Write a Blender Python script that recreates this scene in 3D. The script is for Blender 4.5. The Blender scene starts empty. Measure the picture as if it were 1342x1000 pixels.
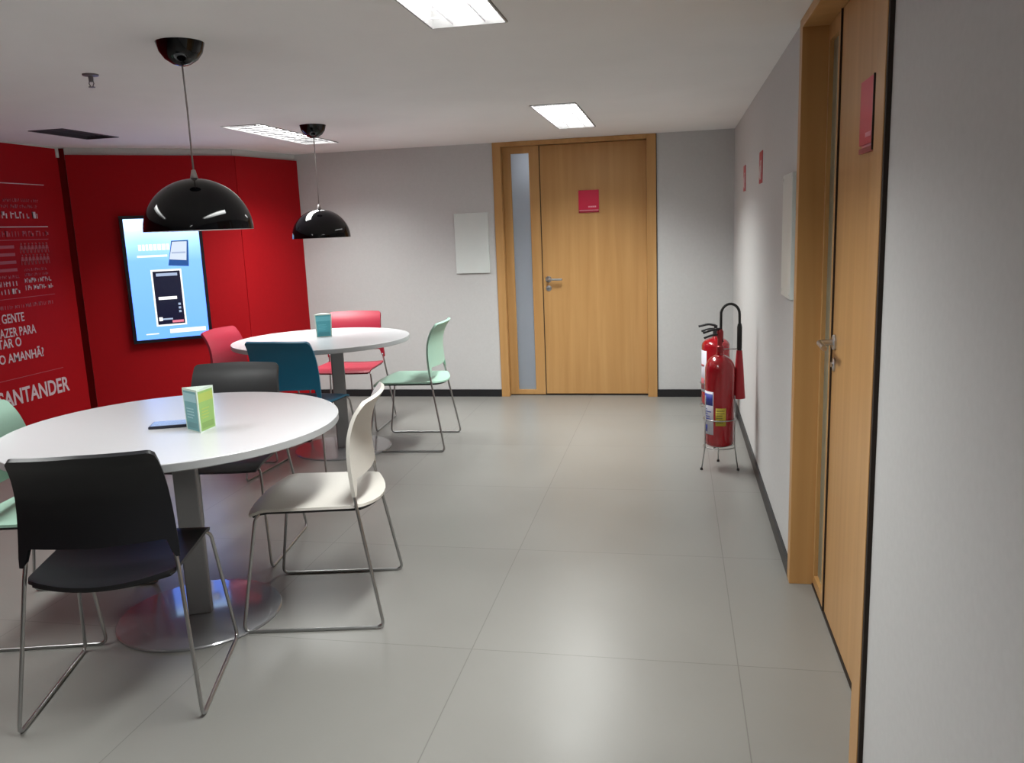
import bpy, bmesh, math, random
from mathutils import Vector, Matrix

random.seed(4)
PI = math.pi
scene = bpy.context.scene
COL = scene.collection
H = 2.1            # ceiling height
XR = 0.447         # right wall
YB = 6.79          # back wall
XL = -4.29         # left wall
YF = -3.2          # wall behind the viewer

# ------------------------------------------------------------------ materials
MATS = {}
def srgb(r, g, b):
    f = lambda c: (c / 255 / 12.92) if c / 255 <= 0.04045 else ((c / 255 + 0.055) / 1.055) ** 2.4
    return (f(r), f(g), f(b), 1)

def mat(name, color, rough=0.5, metal=0.0, spec=0.5, emit=None, strength=1.0, coat=0.0):
    if name in MATS: return MATS[name]
    m = bpy.data.materials.new(name); m.use_nodes = True
    b = m.node_tree.nodes['Principled BSDF']
    c = color if len(color) == 4 else (*color, 1)
    b.inputs['Base Color'].default_value = c
    b.inputs['Roughness'].default_value = rough
    b.inputs['Metallic'].default_value = metal
    b.inputs['Specular IOR Level'].default_value = spec
    b.inputs['Coat Weight'].default_value = coat
    if emit is not None:
        b.inputs['Emission Color'].default_value = emit if len(emit) == 4 else (*emit, 1)
        b.inputs['Emission Strength'].default_value = strength
    MATS[name] = m
    return m

def speckle(m, scale, amount, bump=0.0, stretch=(1, 1, 1)):
    """procedural variation of a material's own colour and surface"""
    nt = m.node_tree; b = nt.nodes['Principled BSDF']
    tc = nt.nodes.new('ShaderNodeTexCoord'); mp = nt.nodes.new('ShaderNodeMapping')
    mp.inputs['Scale'].default_value = stretch
    nt.links.new(tc.outputs['Object'], mp.inputs['Vector'])
    no = nt.nodes.new('ShaderNodeTexNoise'); no.inputs['Scale'].default_value = scale
    no.inputs['Detail'].default_value = 4
    nt.links.new(mp.outputs['Vector'], no.inputs['Vector'])
    c = b.inputs['Base Color'].default_value[:]
    rp = nt.nodes.new('ShaderNodeValToRGB')
    rp.color_ramp.elements[0].position = 0.3; rp.color_ramp.elements[1].position = 0.7
    rp.color_ramp.elements[0].color = (*[v * (1 - amount) for v in c[:3]], 1)
    rp.color_ramp.elements[1].color = (*[min(1, v * (1 + amount)) for v in c[:3]], 1)
    nt.links.new(no.outputs['Fac'], rp.inputs['Fac'])
    nt.links.new(rp.outputs['Color'], b.inputs['Base Color'])
    if bump:
        bp = nt.nodes.new('ShaderNodeBump'); bp.inputs['Strength'].default_value = bump
        bp.inputs['Distance'].default_value = 0.002
        nt.links.new(no.outputs['Fac'], bp.inputs['Height'])
        nt.links.new(bp.outputs['Normal'], b.inputs['Normal'])
    return m

M_WALL = speckle(mat('wall_paint', (0.575, 0.575, 0.57), 0.75, spec=0.3), 60, 0.02, 0.05)
M_CEIL = speckle(mat('ceiling_paint', (0.88, 0.87, 0.86), 0.9, spec=0.1), 3, 0.015)
M_RED = speckle(mat('red_wall_paint', (0.36, 0.005, 0.009), 0.65, spec=0.12), 40, 0.03)
M_BASE = mat('baseboard_black', (0.012, 0.012, 0.014), 0.4)
M_WHITE = mat('white_laminate', (0.57, 0.57, 0.59), 0.25, spec=0.5)
M_EDGE = mat('table_edge_band', (0.40, 0.41, 0.42), 0.4)
M_STEEL = mat('brushed_steel', (0.55, 0.55, 0.56), 0.3, metal=1.0)
M_DISC = mat('lacquered_steel', (0.20, 0.20, 0.21), 0.32, metal=0.25, coat=1.0)
M_DISC.node_tree.nodes['Principled BSDF'].inputs['Coat Roughness'].default_value = 0.07
M_DISC.node_tree.nodes['Principled BSDF'].inputs['Coat IOR'].default_value = 1.7
M_COLUMN = mat('column_grey', (0.30, 0.30, 0.31), 0.4, metal=0.6)
M_CHROME = mat('satin_chrome', (0.42, 0.42, 0.42), 0.28, metal=1.0)
M_GLOSSBLACK = mat('gloss_black', (0.002, 0.002, 0.003), 0.06, spec=0.38)
M_INWHITE = mat('shade_white', (0.8, 0.8, 0.8), 0.4)
M_CABLE = mat('cable_grey', (0.42, 0.38, 0.37), 0.5)
M_BLACK = mat('black_plastic', (0.012, 0.012, 0.014), 0.45)
M_RUBBER = mat('black_rubber', (0.01, 0.01, 0.01), 0.6)
M_BOARD = speckle(mat('board_white', (0.70, 0.75, 0.73), 0.35), 8, 0.02)
M_EXT = mat('extinguisher_red', (0.33, 0.004, 0.010), 0.22, coat=0.6)
M_LETTER = mat('letter_white', (0.62, 0.50, 0.52), 0.6)
M_LETTERDIM = mat('letter_pink', (0.42, 0.09, 0.11), 0.6)
M_SIGN = mat('sign_crimson', srgb(205, 32, 70), 0.35)
M_SIGNDARK = mat('sign_dark_red', srgb(150, 20, 45), 0.35)
M_SIGNTXT = mat('sign_text', srgb(245, 170, 185), 0.4)

def wood_mat():
    m = mat('beech_veneer', (0.45, 0.26, 0.1), 0.38, spec=0.4)
    nt = m.node_tree; b = nt.nodes['Principled BSDF']
    tc = nt.nodes.new('ShaderNodeTexCoord'); mp = nt.nodes.new('ShaderNodeMapping')
    mp.inputs['Scale'].default_value = (14, 14, 0.7)
    nt.links.new(tc.outputs['Object'], mp.inputs['Vector'])
    n1 = nt.nodes.new('ShaderNodeTexNoise'); n1.inputs['Scale'].default_value = 1.0
    n1.inputs['Detail'].default_value = 6; n1.inputs['Distortion'].default_value = 0.4
    nt.links.new(mp.outputs['Vector'], n1.inputs['Vector'])
    rp = nt.nodes.new('ShaderNodeValToRGB')
    rp.color_ramp.elements[0].position = 0.32; rp.color_ramp.elements[1].position = 0.7
    rp.color_ramp.elements[0].color = (0.46, 0.245, 0.085, 1)
    rp.color_ramp.elements[1].color = (0.56, 0.32, 0.125, 1)
    nt.links.new(n1.outputs['Fac'], rp.inputs['Fac'])
    nt.links.new(rp.outputs['Color'], b.inputs['Base Color'])
    return m
M_WOOD = wood_mat()
M_GAPSHADE = mat('gap_shade', (0.022, 0.012, 0.006), 0.7)  # near-black that puts the shade of the door gaps into the colour

def floor_mat():
    m = mat('porcelain_tile', (0.36, 0.34, 0.31), 0.3, spec=0.45)
    nt = m.node_tree; b = nt.nodes['Principled BSDF']; L = nt.links
    tc = nt.nodes.new('ShaderNodeTexCoord'); sp = nt.nodes.new('ShaderNodeSeparateXYZ')
    L.new(tc.outputs['Object'], sp.inputs[0])
    def mth(op, a, bb=None, cc=None):
        n = nt.nodes.new('ShaderNodeMath'); n.operation = op
        for i, v in enumerate((a, bb, cc)):
            if v is None: continue
            if isinstance(v, (int, float)): n.inputs[i].default_value = v
            else: L.new(v, n.inputs[i])
        return n.outputs[0]
    def joint(axis, off, size):
        t = mth('DIVIDE', mth('SUBTRACT', axis, off), size)
        fr = mth('FRACT', t); cell = mth('FLOOR', t)
        d = mth('ABSOLUTE', mth('SUBTRACT', fr, 0.5))
        return mth('GREATER_THAN', d, 0.5 - 0.0017 / size), cell
    jx, cx = joint(sp.outputs['X'], -0.69, 0.885)
    jy, cy = joint(sp.outputs['Y'], 2.54, 0.893)
    j = mth('MAXIMUM', jx, jy)
    cmb = nt.nodes.new('ShaderNodeCombineXYZ'); L.new(cx, cmb.inputs[0]); L.new(cy, cmb.inputs[1])
    wn = nt.nodes.new('ShaderNodeTexWhiteNoise'); L.new(cmb.outputs[0], wn.inputs['Vector'])
    no = nt.nodes.new('ShaderNodeTexNoise'); no.inputs['Scale'].default_value = 2.2; no.inputs['Detail'].default_value = 5
    L.new(tc.outputs['Object'], no.inputs['Vector'])
    v = mth('ADD', mth('MULTIPLY', wn.outputs['Value'], 0.05), mth('MULTIPLY', no.outputs['Fac'], 0.16))
    v = mth('ADD', v, 0.88)
    mx = nt.nodes.new('ShaderNodeMix'); mx.data_type = 'RGBA'; mx.blend_type = 'MULTIPLY'
    mx.inputs['Factor'].default_value = 1.0
    mx.inputs[6].default_value = (0.225, 0.220, 0.205, 1)
    cv = nt.nodes.new('ShaderNodeCombineXYZ')
    for i in range(3): L.new(v, cv.inputs[i])
    L.new(cv.outputs[0], mx.inputs[7])
    m2 = nt.nodes.new('ShaderNodeMix'); m2.data_type = 'RGBA'
    L.new(mth('MULTIPLY', j, 0.6), m2.inputs['Factor'])
    L.new(mx.outputs[2], m2.inputs[6]); m2.inputs[7].default_value = (0.10, 0.095, 0.09, 1)
    L.new(m2.outputs[2], b.inputs['Base Color'])
    r = mth('ADD', mth('MULTIPLY', no.outputs['Fac'], 0.14), 0.26)
    L.new(r, b.inputs['Roughness'])
    return m
M_FLOOR = floor_mat()

def glass_mat(name, col, rough):
    m = mat(name, col, rough)
    m.node_tree.nodes['Principled BSDF'].inputs['Transmission Weight'].default_value = 0.75
    return m
M_FROST = glass_mat('frosted_glass', (0.80, 0.87, 0.97), 0.42)
M_FROST2 = glass_mat('frosted_glass_olive', (0.62, 0.64, 0.52), 0.42)

# ------------------------------------------------------------------ mesh helpers
def link(name, me, parent=None, smooth=False):
    o = bpy.data.objects.new(name, me); COL.objects.link(o)
    if smooth:
        for p in me.polygons: p.use_smooth = True
    if parent: o.parent = parent
    return o

def build(name, bm, mats, parent=None, smooth=False, bevel=0.0, auto=None):
    bmesh.ops.recalc_face_normals(bm, faces=bm.faces)
    me = bpy.data.meshes.new(name); bm.to_mesh(me); bm.free()
    for m in (mats if isinstance(mats, (list, tuple)) else [mats]): me.materials.append(m)
    o = link(name, me, parent, smooth)
    if bevel:
        md = o.modifiers.new('bevel', 'BEVEL'); md.width = bevel; md.segments = 3; md.limit_method = 'ANGLE'
        md.angle_limit = math.radians(40)
    if auto is not None:
        for p in me.polygons: p.use_smooth = True
        me.set_sharp_from_angle(angle=math.radians(auto))
    return o

def box(bm, lo, hi, mi=0, M=None):
    x0, y0, z0 = lo; x1, y1, z1 = hi
    vs = [Vector(v) for v in ((x0,y0,z0),(x1,y0,z0),(x1,y1,z0),(x0,y1,z0),(x0,y0,z1),(x1,y0,z1),(x1,y1,z1),(x0,y1,z1))]
    if M is not None: vs = [M @ v for v in vs]
    v = [bm.verts.new(c) for c in vs]
    for q in ((0,3,2,1),(4,5,6,7),(0,1,5,4),(1,2,6,5),(2,3,7,6),(3,0,4,7)):
        f = bm.faces.new([v[i] for i in q]); f.material_index = mi
    return v

def lathe(bm, prof, n=48, c=(0, 0, 0), mi=0, M=None):
    """prof: list of (r, z); closes on the axis when r == 0"""
    rings = []
    for r, z in prof:
        if r < 1e-6:
            p = Vector((c[0], c[1], c[2] + z)); rings.append([bm.verts.new(M @ p if M is not None else p)])
        else:
            ring = []
            for k in range(n):
                a = 2 * PI * k / n
                p = Vector((c[0] + r * math.cos(a), c[1] + r * math.sin(a), c[2] + z))
                ring.append(bm.verts.new(M @ p if M is not None else p))
            rings.append(ring)
    for a, b in zip(rings, rings[1:]):
        for k in range(n):
            k2 = (k + 1) % n
            if len(a) == 1 and len(b) == 1: continue
            if len(a) == 1: f = bm.faces.new((a[0], b[k], b[k2]))
            elif len(b) == 1: f = bm.faces.new((a[k], a[k2], b[0]))
            else: f = bm.faces.new((a[k], a[k2], b[k2], b[k]))
            f.material_index = mi

def fillet(pts, r, n=6):
    pts = [Vector(p) for p in pts]; out = [pts[0]]
    for i in range(1, len(pts) - 1):
        a, b, c = pts[i-1], pts[i], pts[i+1]
        d1, d2 = (a - b), (c - b)
        rr = min(r, d1.length * 0.45, d2.length * 0.45)
        p1 = b + d1.normalized() * rr; p2 = b + d2.normalized() * rr
        for k in range(n + 1):
            t = k / n
            out.append(p1 * (1-t)**2 + b * 2*t*(1-t) + p2 * t*t)
    out.append(pts[-1])
    return out

def tube(bm, pts, r, n=10, mi=0, caps=True):
    pts = [Vector(p) for p in pts]
    rad = r if isinstance(r, (list, tuple)) else [r] * len(pts)
    T = []
    for i in range(len(pts)):
        t = (pts[min(i+1, len(pts)-1)] - pts[max(i-1, 0)]); T.append(t.normalized())
    u = T[0].orthogonal().normalized()
    rings = []
    for i, p in enumerate(pts):
        u = (u - T[i] * u.dot(T[i]))
        u = u.normalized() if u.length > 1e-6 else T[i].orthogonal().normalized()
        v = T[i].cross(u)
        rings.append([bm.verts.new(p + rad[i] * (math.cos(2*PI*k/n) * u + math.sin(2*PI*k/n) * v)) for k in range(n)])
    for a, b in zip(rings, rings[1:]):
        for k in range(n):
            f = bm.faces.new((a[k], a[(k+1) % n], b[(k+1) % n], b[k])); f.material_index = mi
    if caps:
        f = bm.faces.new(list(reversed(rings[0]))); f.material_index = mi
        f = bm.faces.new(rings[-1]); f.material_index = mi

def sheet(bm, fn, nu, nv, th=None, mi=0):
    """fn(u, v) -> Vector, u and v in 0..1; with th gives it a closed thickness along its normal"""
    P = [[Vector(fn(i / nu, j / nv)) for j in range(nv + 1)] for i in range(nu + 1)]
    def nrm(i, j):
        a = P[min(i+1, nu)][j] - P[max(i-1, 0)][j]; b = P[i][min(j+1, nv)] - P[i][max(j-1, 0)]
        return a.cross(b).normalized()
    A = [[bm.verts.new(P[i][j]) for j in range(nv + 1)] for i in range(nu + 1)]
    for i in range(nu):
        for j in range(nv):
            bm.faces.new((A[i][j], A[i+1][j], A[i+1][j+1], A[i][j+1])).material_index = mi
    if th:
        B = [[bm.verts.new(P[i][j] - nrm(i, j) * th) for j in range(nv + 1)] for i in range(nu + 1)]
        for i in range(nu):
            for j in range(nv):
                bm.faces.new((B[i][j], B[i][j+1], B[i+1][j+1], B[i+1][j])).material_index = mi
        edge = [(i, 0) for i in range(nu)] + [(nu, j) for j in range(nv)] + [(i, nv) for i in range(nu, 0, -1)] + [(0, j) for j in range(nv, 0, -1)]
        for k in range(len(edge)):
            a, b = edge[k], edge[(k+1) % len(edge)]
            bm.faces.new((A[b[0]][b[1]], A[a[0]][a[1]], B[a[0]][a[1]], B[b[0]][b[1]])).material_index = mi

def tag(o, label=None, cat=None, group=None, kind=None):
    if label: o['label'] = label
    if cat: o['category'] = cat
    if group: o['group'] = group
    if kind: o['kind'] = kind
    return o

def thing(name, label, cat, loc=(0, 0, 0), rz=0.0, group=None, M=None):
    o = bpy.data.objects.new(name, None); COL.objects.link(o)
    o.empty_display_size = 0.1
    if M is not None: o.matrix_world = M
    else:
        o.location = loc; o.rotation_euler = (0, 0, rz)
    return tag(o, label, cat, group)

def structure(name, bm, mats, parent=None, **kw):
    o = build(name, bm, mats, parent, **kw)
    if parent is None: o['kind'] = 'structure'
    return o

def copy_thing(root, loc, rz, label, group=None):
    r = root.copy(); COL.objects.link(r)
    r.location = loc; r.rotation_euler = (0, 0, rz); r['label'] = label
    if group: r['group'] = group
    def kids(src, dst):
        for ch in list(src.children):
            c = ch.copy(); COL.objects.link(c); c.parent = dst
            kids(ch, c)
    kids(root, r)
    return r

# ------------------------------------------------------------------ room shell
bm = bmesh.new(); box(bm, (XL - 0.6, YF - 0.1, -0.1), (XR + 1.4, YB + 1.4, 0.0))
structure('floor', bm, M_FLOOR)

# ceiling with cut-outs for the recessed fittings
LW, LL = 0.27, 1.22
LIGHTS = [(-0.685, 2.29), (-0.685, 5.47), (-2.62, 5.47), (-0.685, -0.87), (-2.78, 2.12)]
VENT = (-3.81, -3.57, 4.50, 5.02)
holes = [(x - LW/2, x + LW/2, y - LL/2, y + LL/2) for x, y in LIGHTS] + [VENT]
xs = sorted({XL - 0.6, XR + 1.4, *[h[0] for h in holes], *[h[1] for h in holes]})
ys = sorted({YF - 0.1, YB + 1.4, *[h[2] for h in holes], *[h[3] for h in holes]})
bm = bmesh.new(); cache = {}
def vv(x, y, z):
    k = (round(x, 5), round(y, 5), round(z, 5))
    if k not in cache: cache[k] = bm.verts.new((x, y, z))
    return cache[k]
def solid(i, j):
    if not (0 <= i < len(xs) - 1 and 0 <= j < len(ys) - 1): return False
    cx, cy = (xs[i] + xs[i+1]) / 2, (ys[j] + ys[j+1]) / 2
    return not any(h[0] < cx < h[1] and h[2] < cy < h[3] for h in holes)
for i in range(len(xs) - 1):
    for j in range(len(ys) - 1):
        if not solid(i, j): continue
        x0, x1, y0, y1 = xs[i], xs[i+1], ys[j], ys[j+1]
        bm.faces.new((vv(x0,y0,H), vv(x0,y1,H), vv(x1,y1,H), vv(x1,y0,H)))
        bm.faces.new((vv(x0,y0,H+.15), vv(x1,y0,H+.15), vv(x1,y1,H+.15), vv(x0,y1,H+.15)))
        for (di, dj, a, b) in ((-1,0,(x0,y0),(x0,y1)), (1,0,(x1,y0),(x1,y1)), (0,-1,(x0,y0),(x1,y0)), (0,1,(x0,y1),(x1,y1))):
            if not solid(i+di, j+dj):
                bm.faces.new((vv(*a,H), vv(*b,H), vv(*b,H+.15), vv(*a,H+.15)))
structure('ceiling', bm, M_CEIL)

# doors: opening extents
BD0, BD1 = -1.461, -0.150        # back door opening (x)
RD0, RD1 = 1.955, 3.255          # right door opening (y)
bm = bmesh.new()
box(bm, (XL - 0.3, YB, 0), (BD0, YB + 0.13, H)); box(bm, (BD1, YB, 0), (XR + 0.2, YB + 0.13, H))
structure('wall_back', bm, M_WALL)
bm = bmesh.new()
box(bm, (XR, YF, 0), (XR + 0.13, RD0, H)); box(bm, (XR, RD1, 0), (XR + 0.13, YB, H))
structure('wall_right', bm, M_WALL)
bm = bmesh.new(); box(bm, (XL - 0.12, YF, 0), (XL, 5.315, H))
structure('wall_left', bm, M_RED)
bm = bmesh.new(); box(bm, (XL, YF - 0.1, 0), (XR, YF, H))
structure('wall_front', bm, M_WALL)

# angled red wall with the screen, then its second leaf to the corner
A1 = Vector((-4.29, 5.325, 0)); ANG = math.radians(39)
D1 = Vector((math.cos(ANG), math.sin(ANG), 0)); N1 = Vector((D1.y, -D1.x, 0))
A2 = A1 + D1 * 1.205
A3 = Vector((-3.168, YB, 0))
D2 = (A3 - A2).normalized(); N2 = Vector((D2.y, -D2.x, 0))
def frame_m(origin, d, n):
    """columns: along, out of the wall, up"""
    return Matrix(((d.x, n.x, 0, origin.x), (d.y, n.y, 0, origin.y), (d.z, n.z, 1, origin.z), (0, 0, 0, 1)))
W1 = frame_m(A1, D1, N1); W2 = frame_m(A2, D2, N2)
L2 = (A3 - A2).length
bm = bmesh.new()
box(bm, (0.040, -0.12, 0), (1.205, -0.02, H), M=W1)
box(bm, (0.0, -0.12, 0), (L2 + 0.05, -0.02, H), M=W2)
structure('wall_left_far', bm, M_WALL)
bm = bmesh.new()
RT = H - 0.052
box(bm, (0.040, -0.02, 0), (1.203, 0.0, RT), M=W1); box(bm, (-0.06, -0.13, 0), (0.039, -0.085, H), M=W1)
box(bm, (0.004, -0.02, 0), (L2 - 0.002, 0.0, RT), M=W2)
o = structure('wall_left_corner', bm, M_RED)
# white end strip where the lettered wall stops
bm = bmesh.new(); box(bm, (XL - 0.03, 5.300, RT - 0.02), (XL + 0.004, 5.330, H))
structure('trim_1', bm, M_WALL)
bm = bmesh.new(); box(bm, (XL + 0.0, YF, H - 0.012), (XL + 0.004, 5.30, H))
structure('trim_2', bm, M_WALL)

BH = 0.062
bm = bmesh.new(); box(bm, (-3.17, YB - 0.012, 0), (BD0 - 0.002, YB, BH)); structure('baseboard_back', bm, M_BASE)
bm = bmesh.new(); box(bm, (BD1 + 0.002, YB - 0.012, 0), (XR, YB, BH))
structure('baseboard_back', bm, M_BASE)
bm = bmesh.new(); box(bm, (XR - 0.012, RD1 + 0.002, 0), (XR, YB - 0.012, BH)); structure('baseboard_right', bm, M_BASE)
bm = bmesh.new(); box(bm, (XR - 0.012, YF, 0), (XR, RD0 - 0.002, BH))
structure('baseboard_right', bm, M_BASE)
bm = bmesh.new(); box(bm, (XL, YF, 0), (XL + 0.012, 5.3, BH))
structure('baseboard_left', bm, M_BASE)

# rooms seen dimly through the frosted side lights
bm = bmesh.new()
box(bm, (-1.75, YB + 1.2, 0), (0.1, YB + 1.28, H)); box(bm, (-1.83, YB + 0.13, 0), (-1.75, YB + 1.28, H)); box(bm, (0.1, YB + 0.13, 0), (0.18, YB + 1.28, H))
structure('wall_back_outer', bm, M_WALL)
bm = bmesh.new()
box(bm, (XR + 1.2, 1.6, 0), (XR + 1.28, 3.7, H)); box(bm, (XR + 0.13, 1.55, 0), (XR + 1.28, 1.62, H)); box(bm, (XR + 0.13, 3.7, 0), (XR + 1.28, 3.78, H))
structure('wall_right_outer', bm, M_WALL)

# ------------------------------------------------------------------ doors (local frame: x along the wall, y into the wall, z up)
def lever_handle(parent, x, z, y0, side):
    """round rose, neck and a lever pointing to +x*side; out of the door is -y"""
    bm = bmesh.new()
    R = Matrix.Translation((x, y0, z)) @ Matrix.Rotation(PI/2, 4, 'X')
    lathe(bm, [(0, 0), (0.026, 0), (0.026, 0.006), (0.023, 0.009), (0, 0.009)], 28, M=R)
    tube(bm, fillet([(x, y0 - 0.006, z), (x, y0 - 0.052, z), (x + side * 0.120, y0 - 0.055, z - 0.002)], 0.014), 0.0095, 12)
    h = build('door_handle', bm, M_STEEL, parent, auto=40); h['label'] = 'satin steel lever handle'
    bm = bmesh.new()
    R = Matrix.Translation((x, y0, z - 0.075)) @ Matrix.Rotation(PI/2, 4, 'X')
    lathe(bm, [(0, 0), (0.023, 0), (0.023, 0.005), (0.009, 0.008), (0.009, 0.012), (0, 0.012)], 24, M=R)
    k = build('key_escutcheon', bm, M_STEEL, parent, auto=40); k['label'] = 'round steel keyhole rose'

def make_door(name, M, W, glassmat, jam0, jam1, rec, leaf_x0, leaf_x1, g0, g1, hz, groove=0.005):
    """W total width; jam0/jam1 face widths; rec recess depth of the leaf"""
    root = bpy.data.objects.new(name, None); COL.objects.link(root); root.matrix_world = M; root['kind'] = 'structure'
    P = -0.012
    bm = bmesh.new()
    box(bm, (0, P, 0), (jam0, 0.14, H - 0.001)); box(bm, (W - jam1, P, 0), (W, 0.14, H - 0.001))
    box(bm, (jam0, P, H - 0.035), (W - jam1, 0.14, H - 0.001))
    build('door_frame', bm, M_WOOD, root, bevel=0.002)
    y1 = rec; y0 = rec + 0.04
    zt = H - 0.036
    a, b = jam0 + 0.001, leaf_x0 - 0.0055
    bm = bmesh.new()                                   # side light: frame round the glass
    box(bm, (a, y1, 0.008), (g0, y0, zt)); box(bm, (g1, y1, 0.008), (b, y0, zt))
    box(bm, (g0, y1, 0.008), (g1, y0, 0.048)); box(bm, (g0, y1, zt - 0.055), (g1, y0, zt))
    sl = build('sidelight_frame', bm, M_WOOD, root, bevel=0.0015)
    bm = bmesh.new(); box(bm, (g0 - 0.003, y1 + 0.014, 0.046), (g1 + 0.003, y1 + 0.022, zt - 0.053))
    gl = build('glass_pane', bm, glassmat, sl); gl['label'] = 'tall narrow frosted glass pane'
    bm = bmesh.new(); box(bm, (leaf_x0, y1, 0.014), (leaf_x1, y0, zt - 0.003))
    leaf = build('door_leaf', bm, M_WOOD, root, bevel=0.0015)
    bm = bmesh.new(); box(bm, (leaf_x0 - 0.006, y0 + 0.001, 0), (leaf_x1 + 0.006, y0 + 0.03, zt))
    build('gap_backing', bm, M_GAPSHADE, root)  # dark sheet behind the leaf, so the gaps around it read as shaded
    bm = bmesh.new(); box(bm, (W, -0.010, 0), (W + groove, 0.0, H - 0.001))
    e = build('groove_strip', bm, M_GAPSHADE, root); e['label'] = 'dark strip along the edge of the frame'  # raised strip, coloured dark for the shaded groove beside the frame
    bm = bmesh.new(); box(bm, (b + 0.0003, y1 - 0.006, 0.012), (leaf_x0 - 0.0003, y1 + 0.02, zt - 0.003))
    build('gap_strip', bm, M_GAPSHADE, root)  # dark bead painted in for the shaded gap beside the leaf
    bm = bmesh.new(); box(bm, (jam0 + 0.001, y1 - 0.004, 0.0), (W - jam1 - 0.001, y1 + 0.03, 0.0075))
    e = build('bottom_shade', bm, M_GAPSHADE, root); e['label'] = 'dark strip for the shadow line under the door'  # thin dark strip standing for the shadow line under the leaf
    lever_handle(leaf, leaf_x0 + 0.045, hz, y1, 1)
    return root

MB = Matrix.Translation((BD0, YB, 0))
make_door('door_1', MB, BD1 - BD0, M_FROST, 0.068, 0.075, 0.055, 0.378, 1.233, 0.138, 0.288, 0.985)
MR = Matrix(((0, 1, 0, XR), (-1, 0, 0, RD1), (0, 0, 1, 0), (0, 0, 0, 1)))
make_door('door_2', MR, RD1 - RD0, M_FROST2, 0.060, 0.085, 0.076, 0.315, 1.213, 0.085, 0.245, 1.0, groove=0.013)

def proper(d, origin):
    """object frame on a wall: x along d, y into the wall, z up"""
    n = Vector((-d.y, d.x, 0))
    return Matrix(((d.x, n.x, 0, origin.x), (d.y, n.y, 0, origin.y), (0, 0, 1, origin.z), (0, 0, 0, 1)))

# ------------------------------------------------------------------ signs and boards on the walls
def door_sign(M, w, h, label, back=None):
    t = thing('door_sign', label, 'sign', M=M)
    bm = bmesh.new(); box(bm, (-w/2, -0.010, 0.022), (w/2, 0, h))
    build('sign_plate', bm, M_SIGN, t, bevel=0.001)
    bm = bmesh.new(); box(bm, (-w/2, -0.010, 0), (w/2, 0, 0.014))
    o = build('lower_strip', bm, M_SIGNDARK, t); o['label'] = 'darker red strip under the plate'
    bm = bmesh.new(); box(bm, (-w/2 + 0.006, -0.004, 0.014), (w/2 - 0.006, -0.001, 0.022))
    build('backing', bm, M_SIGNTXT, t)
    bm = bmesh.new(); x = -0.004                         # a small line of lettering too fine to read
    for k in range(7):
        ww = random.uniform(0.006, 0.010); box(bm, (x, -0.0112, 0.040), (x + ww, -0.010, 0.052)); x += ww + 0.002
        if x > w/2 - 0.012: break
    build('lettering', bm, M_SIGNTXT, t)
    return t
door_sign(Matrix.Translation((-0.690, YB + 0.055, 1.515)), 0.165, 0.178, 'small square crimson sign on the wooden door shown full-face')
MS = Matrix(((0, 1, 0, XR + 0.076), (-1, 0, 0, 2.500), (0, 0, 1, 1.585), (0, 0, 0, 1)))
ds = door_sign(MS, 0.170, 0.195, 'crimson sign with a black side edge on the wooden door seen at a slant')
bm = bmesh.new(); box(bm, (0.085, -0.0135, 0.0), (0.089, 0.0, 0.195))
o = build('edge_holder', bm, M_BLACK, ds); o['label'] = 'black side holder'

def board(M, w, h, label):
    t = thing('notice_board', label, 'board', M=M)
    bm = bmesh.new(); box(bm, (0, -0.014, 0), (w, 0.002, h))
    build('panel', bm, M_BOARD, t, bevel=0.003)
    for x in (0.02, w - 0.02):
        for z in (0.02, h - 0.02):
            bm = bmesh.new()
            R = Matrix.Translation((x, -0.014, z)) @ Matrix.Rotation(PI/2, 4, 'X')
            lathe(bm, [(0.006, 0), (0.006, 0.002), (0, 0.003)], 14, M=R)
            build('fixing_cap', bm, M_BOARD, t)
board(Matrix.Translation((-1.808, YB, 1.055)), 0.288, 0.495, 'blank white board on the grey wall beside the wooden door shown full-face')
board(Matrix(((0, 1, 0, XR), (-1, 0, 0, 3.635), (0, 0, 1, 1.10), (0, 0, 0, 1))), 0.28, 0.485, 'blank white board on the wall with the fire signs, seen nearly edge-on')

def wall_sign(y, z, label):
    M = Matrix(((0, 1, 0, XR), (-1, 0, 0, y), (0, 0, 1, z), (0, 0, 0, 1)))
    t = thing('extinguisher_sign', label, 'sign', M=M)
    w = 0.165
    bm = bmesh.new(); box(bm, (-w/2, -0.003, 0), (w/2, 0, w)); build('sign_plate', bm, mat('sign_red', srgb(178, 24, 46), 0.4), t)
    bm = bmesh.new()                                     # white pictogram: cylinder, neck, hose and a flame
    box(bm, (-0.030, -0.004, 0.02), (0.012, -0.003, 0.095)); box(bm, (-0.018, -0.004, 0.097), (0.0, -0.003, 0.118))
    box(bm, (0.0, -0.004, 0.110), (0.040, -0.003, 0.118)); box(bm, (0.034, -0.004, 0.055), (0.042, -0.003, 0.110))
    v = [bm.verts.new((x, -0.0041, zz)) for x, zz in ((-0.062, 0.03), (-0.044, 0.03), (-0.040, 0.055), (-0.053, 0.09), (-0.066, 0.055))]
    f = bm.faces.new(v); r = bmesh.ops.extrude_face_region(bm, geom=[f])
    for e in r['geom']:
        if isinstance(e, bmesh.types.BMVert): e.co.y = -0.003
    build('pictogram', bm, mat('pictogram_white', (0.7, 0.6, 0.6), 0.5), t)
wall_sign(5.78, 1.595, 'small red fire sign high above the extinguishers, closer to the room corner')
wall_sign(4.70, 1.600, 'small red fire sign high on the wall, closer to the white board')

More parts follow.
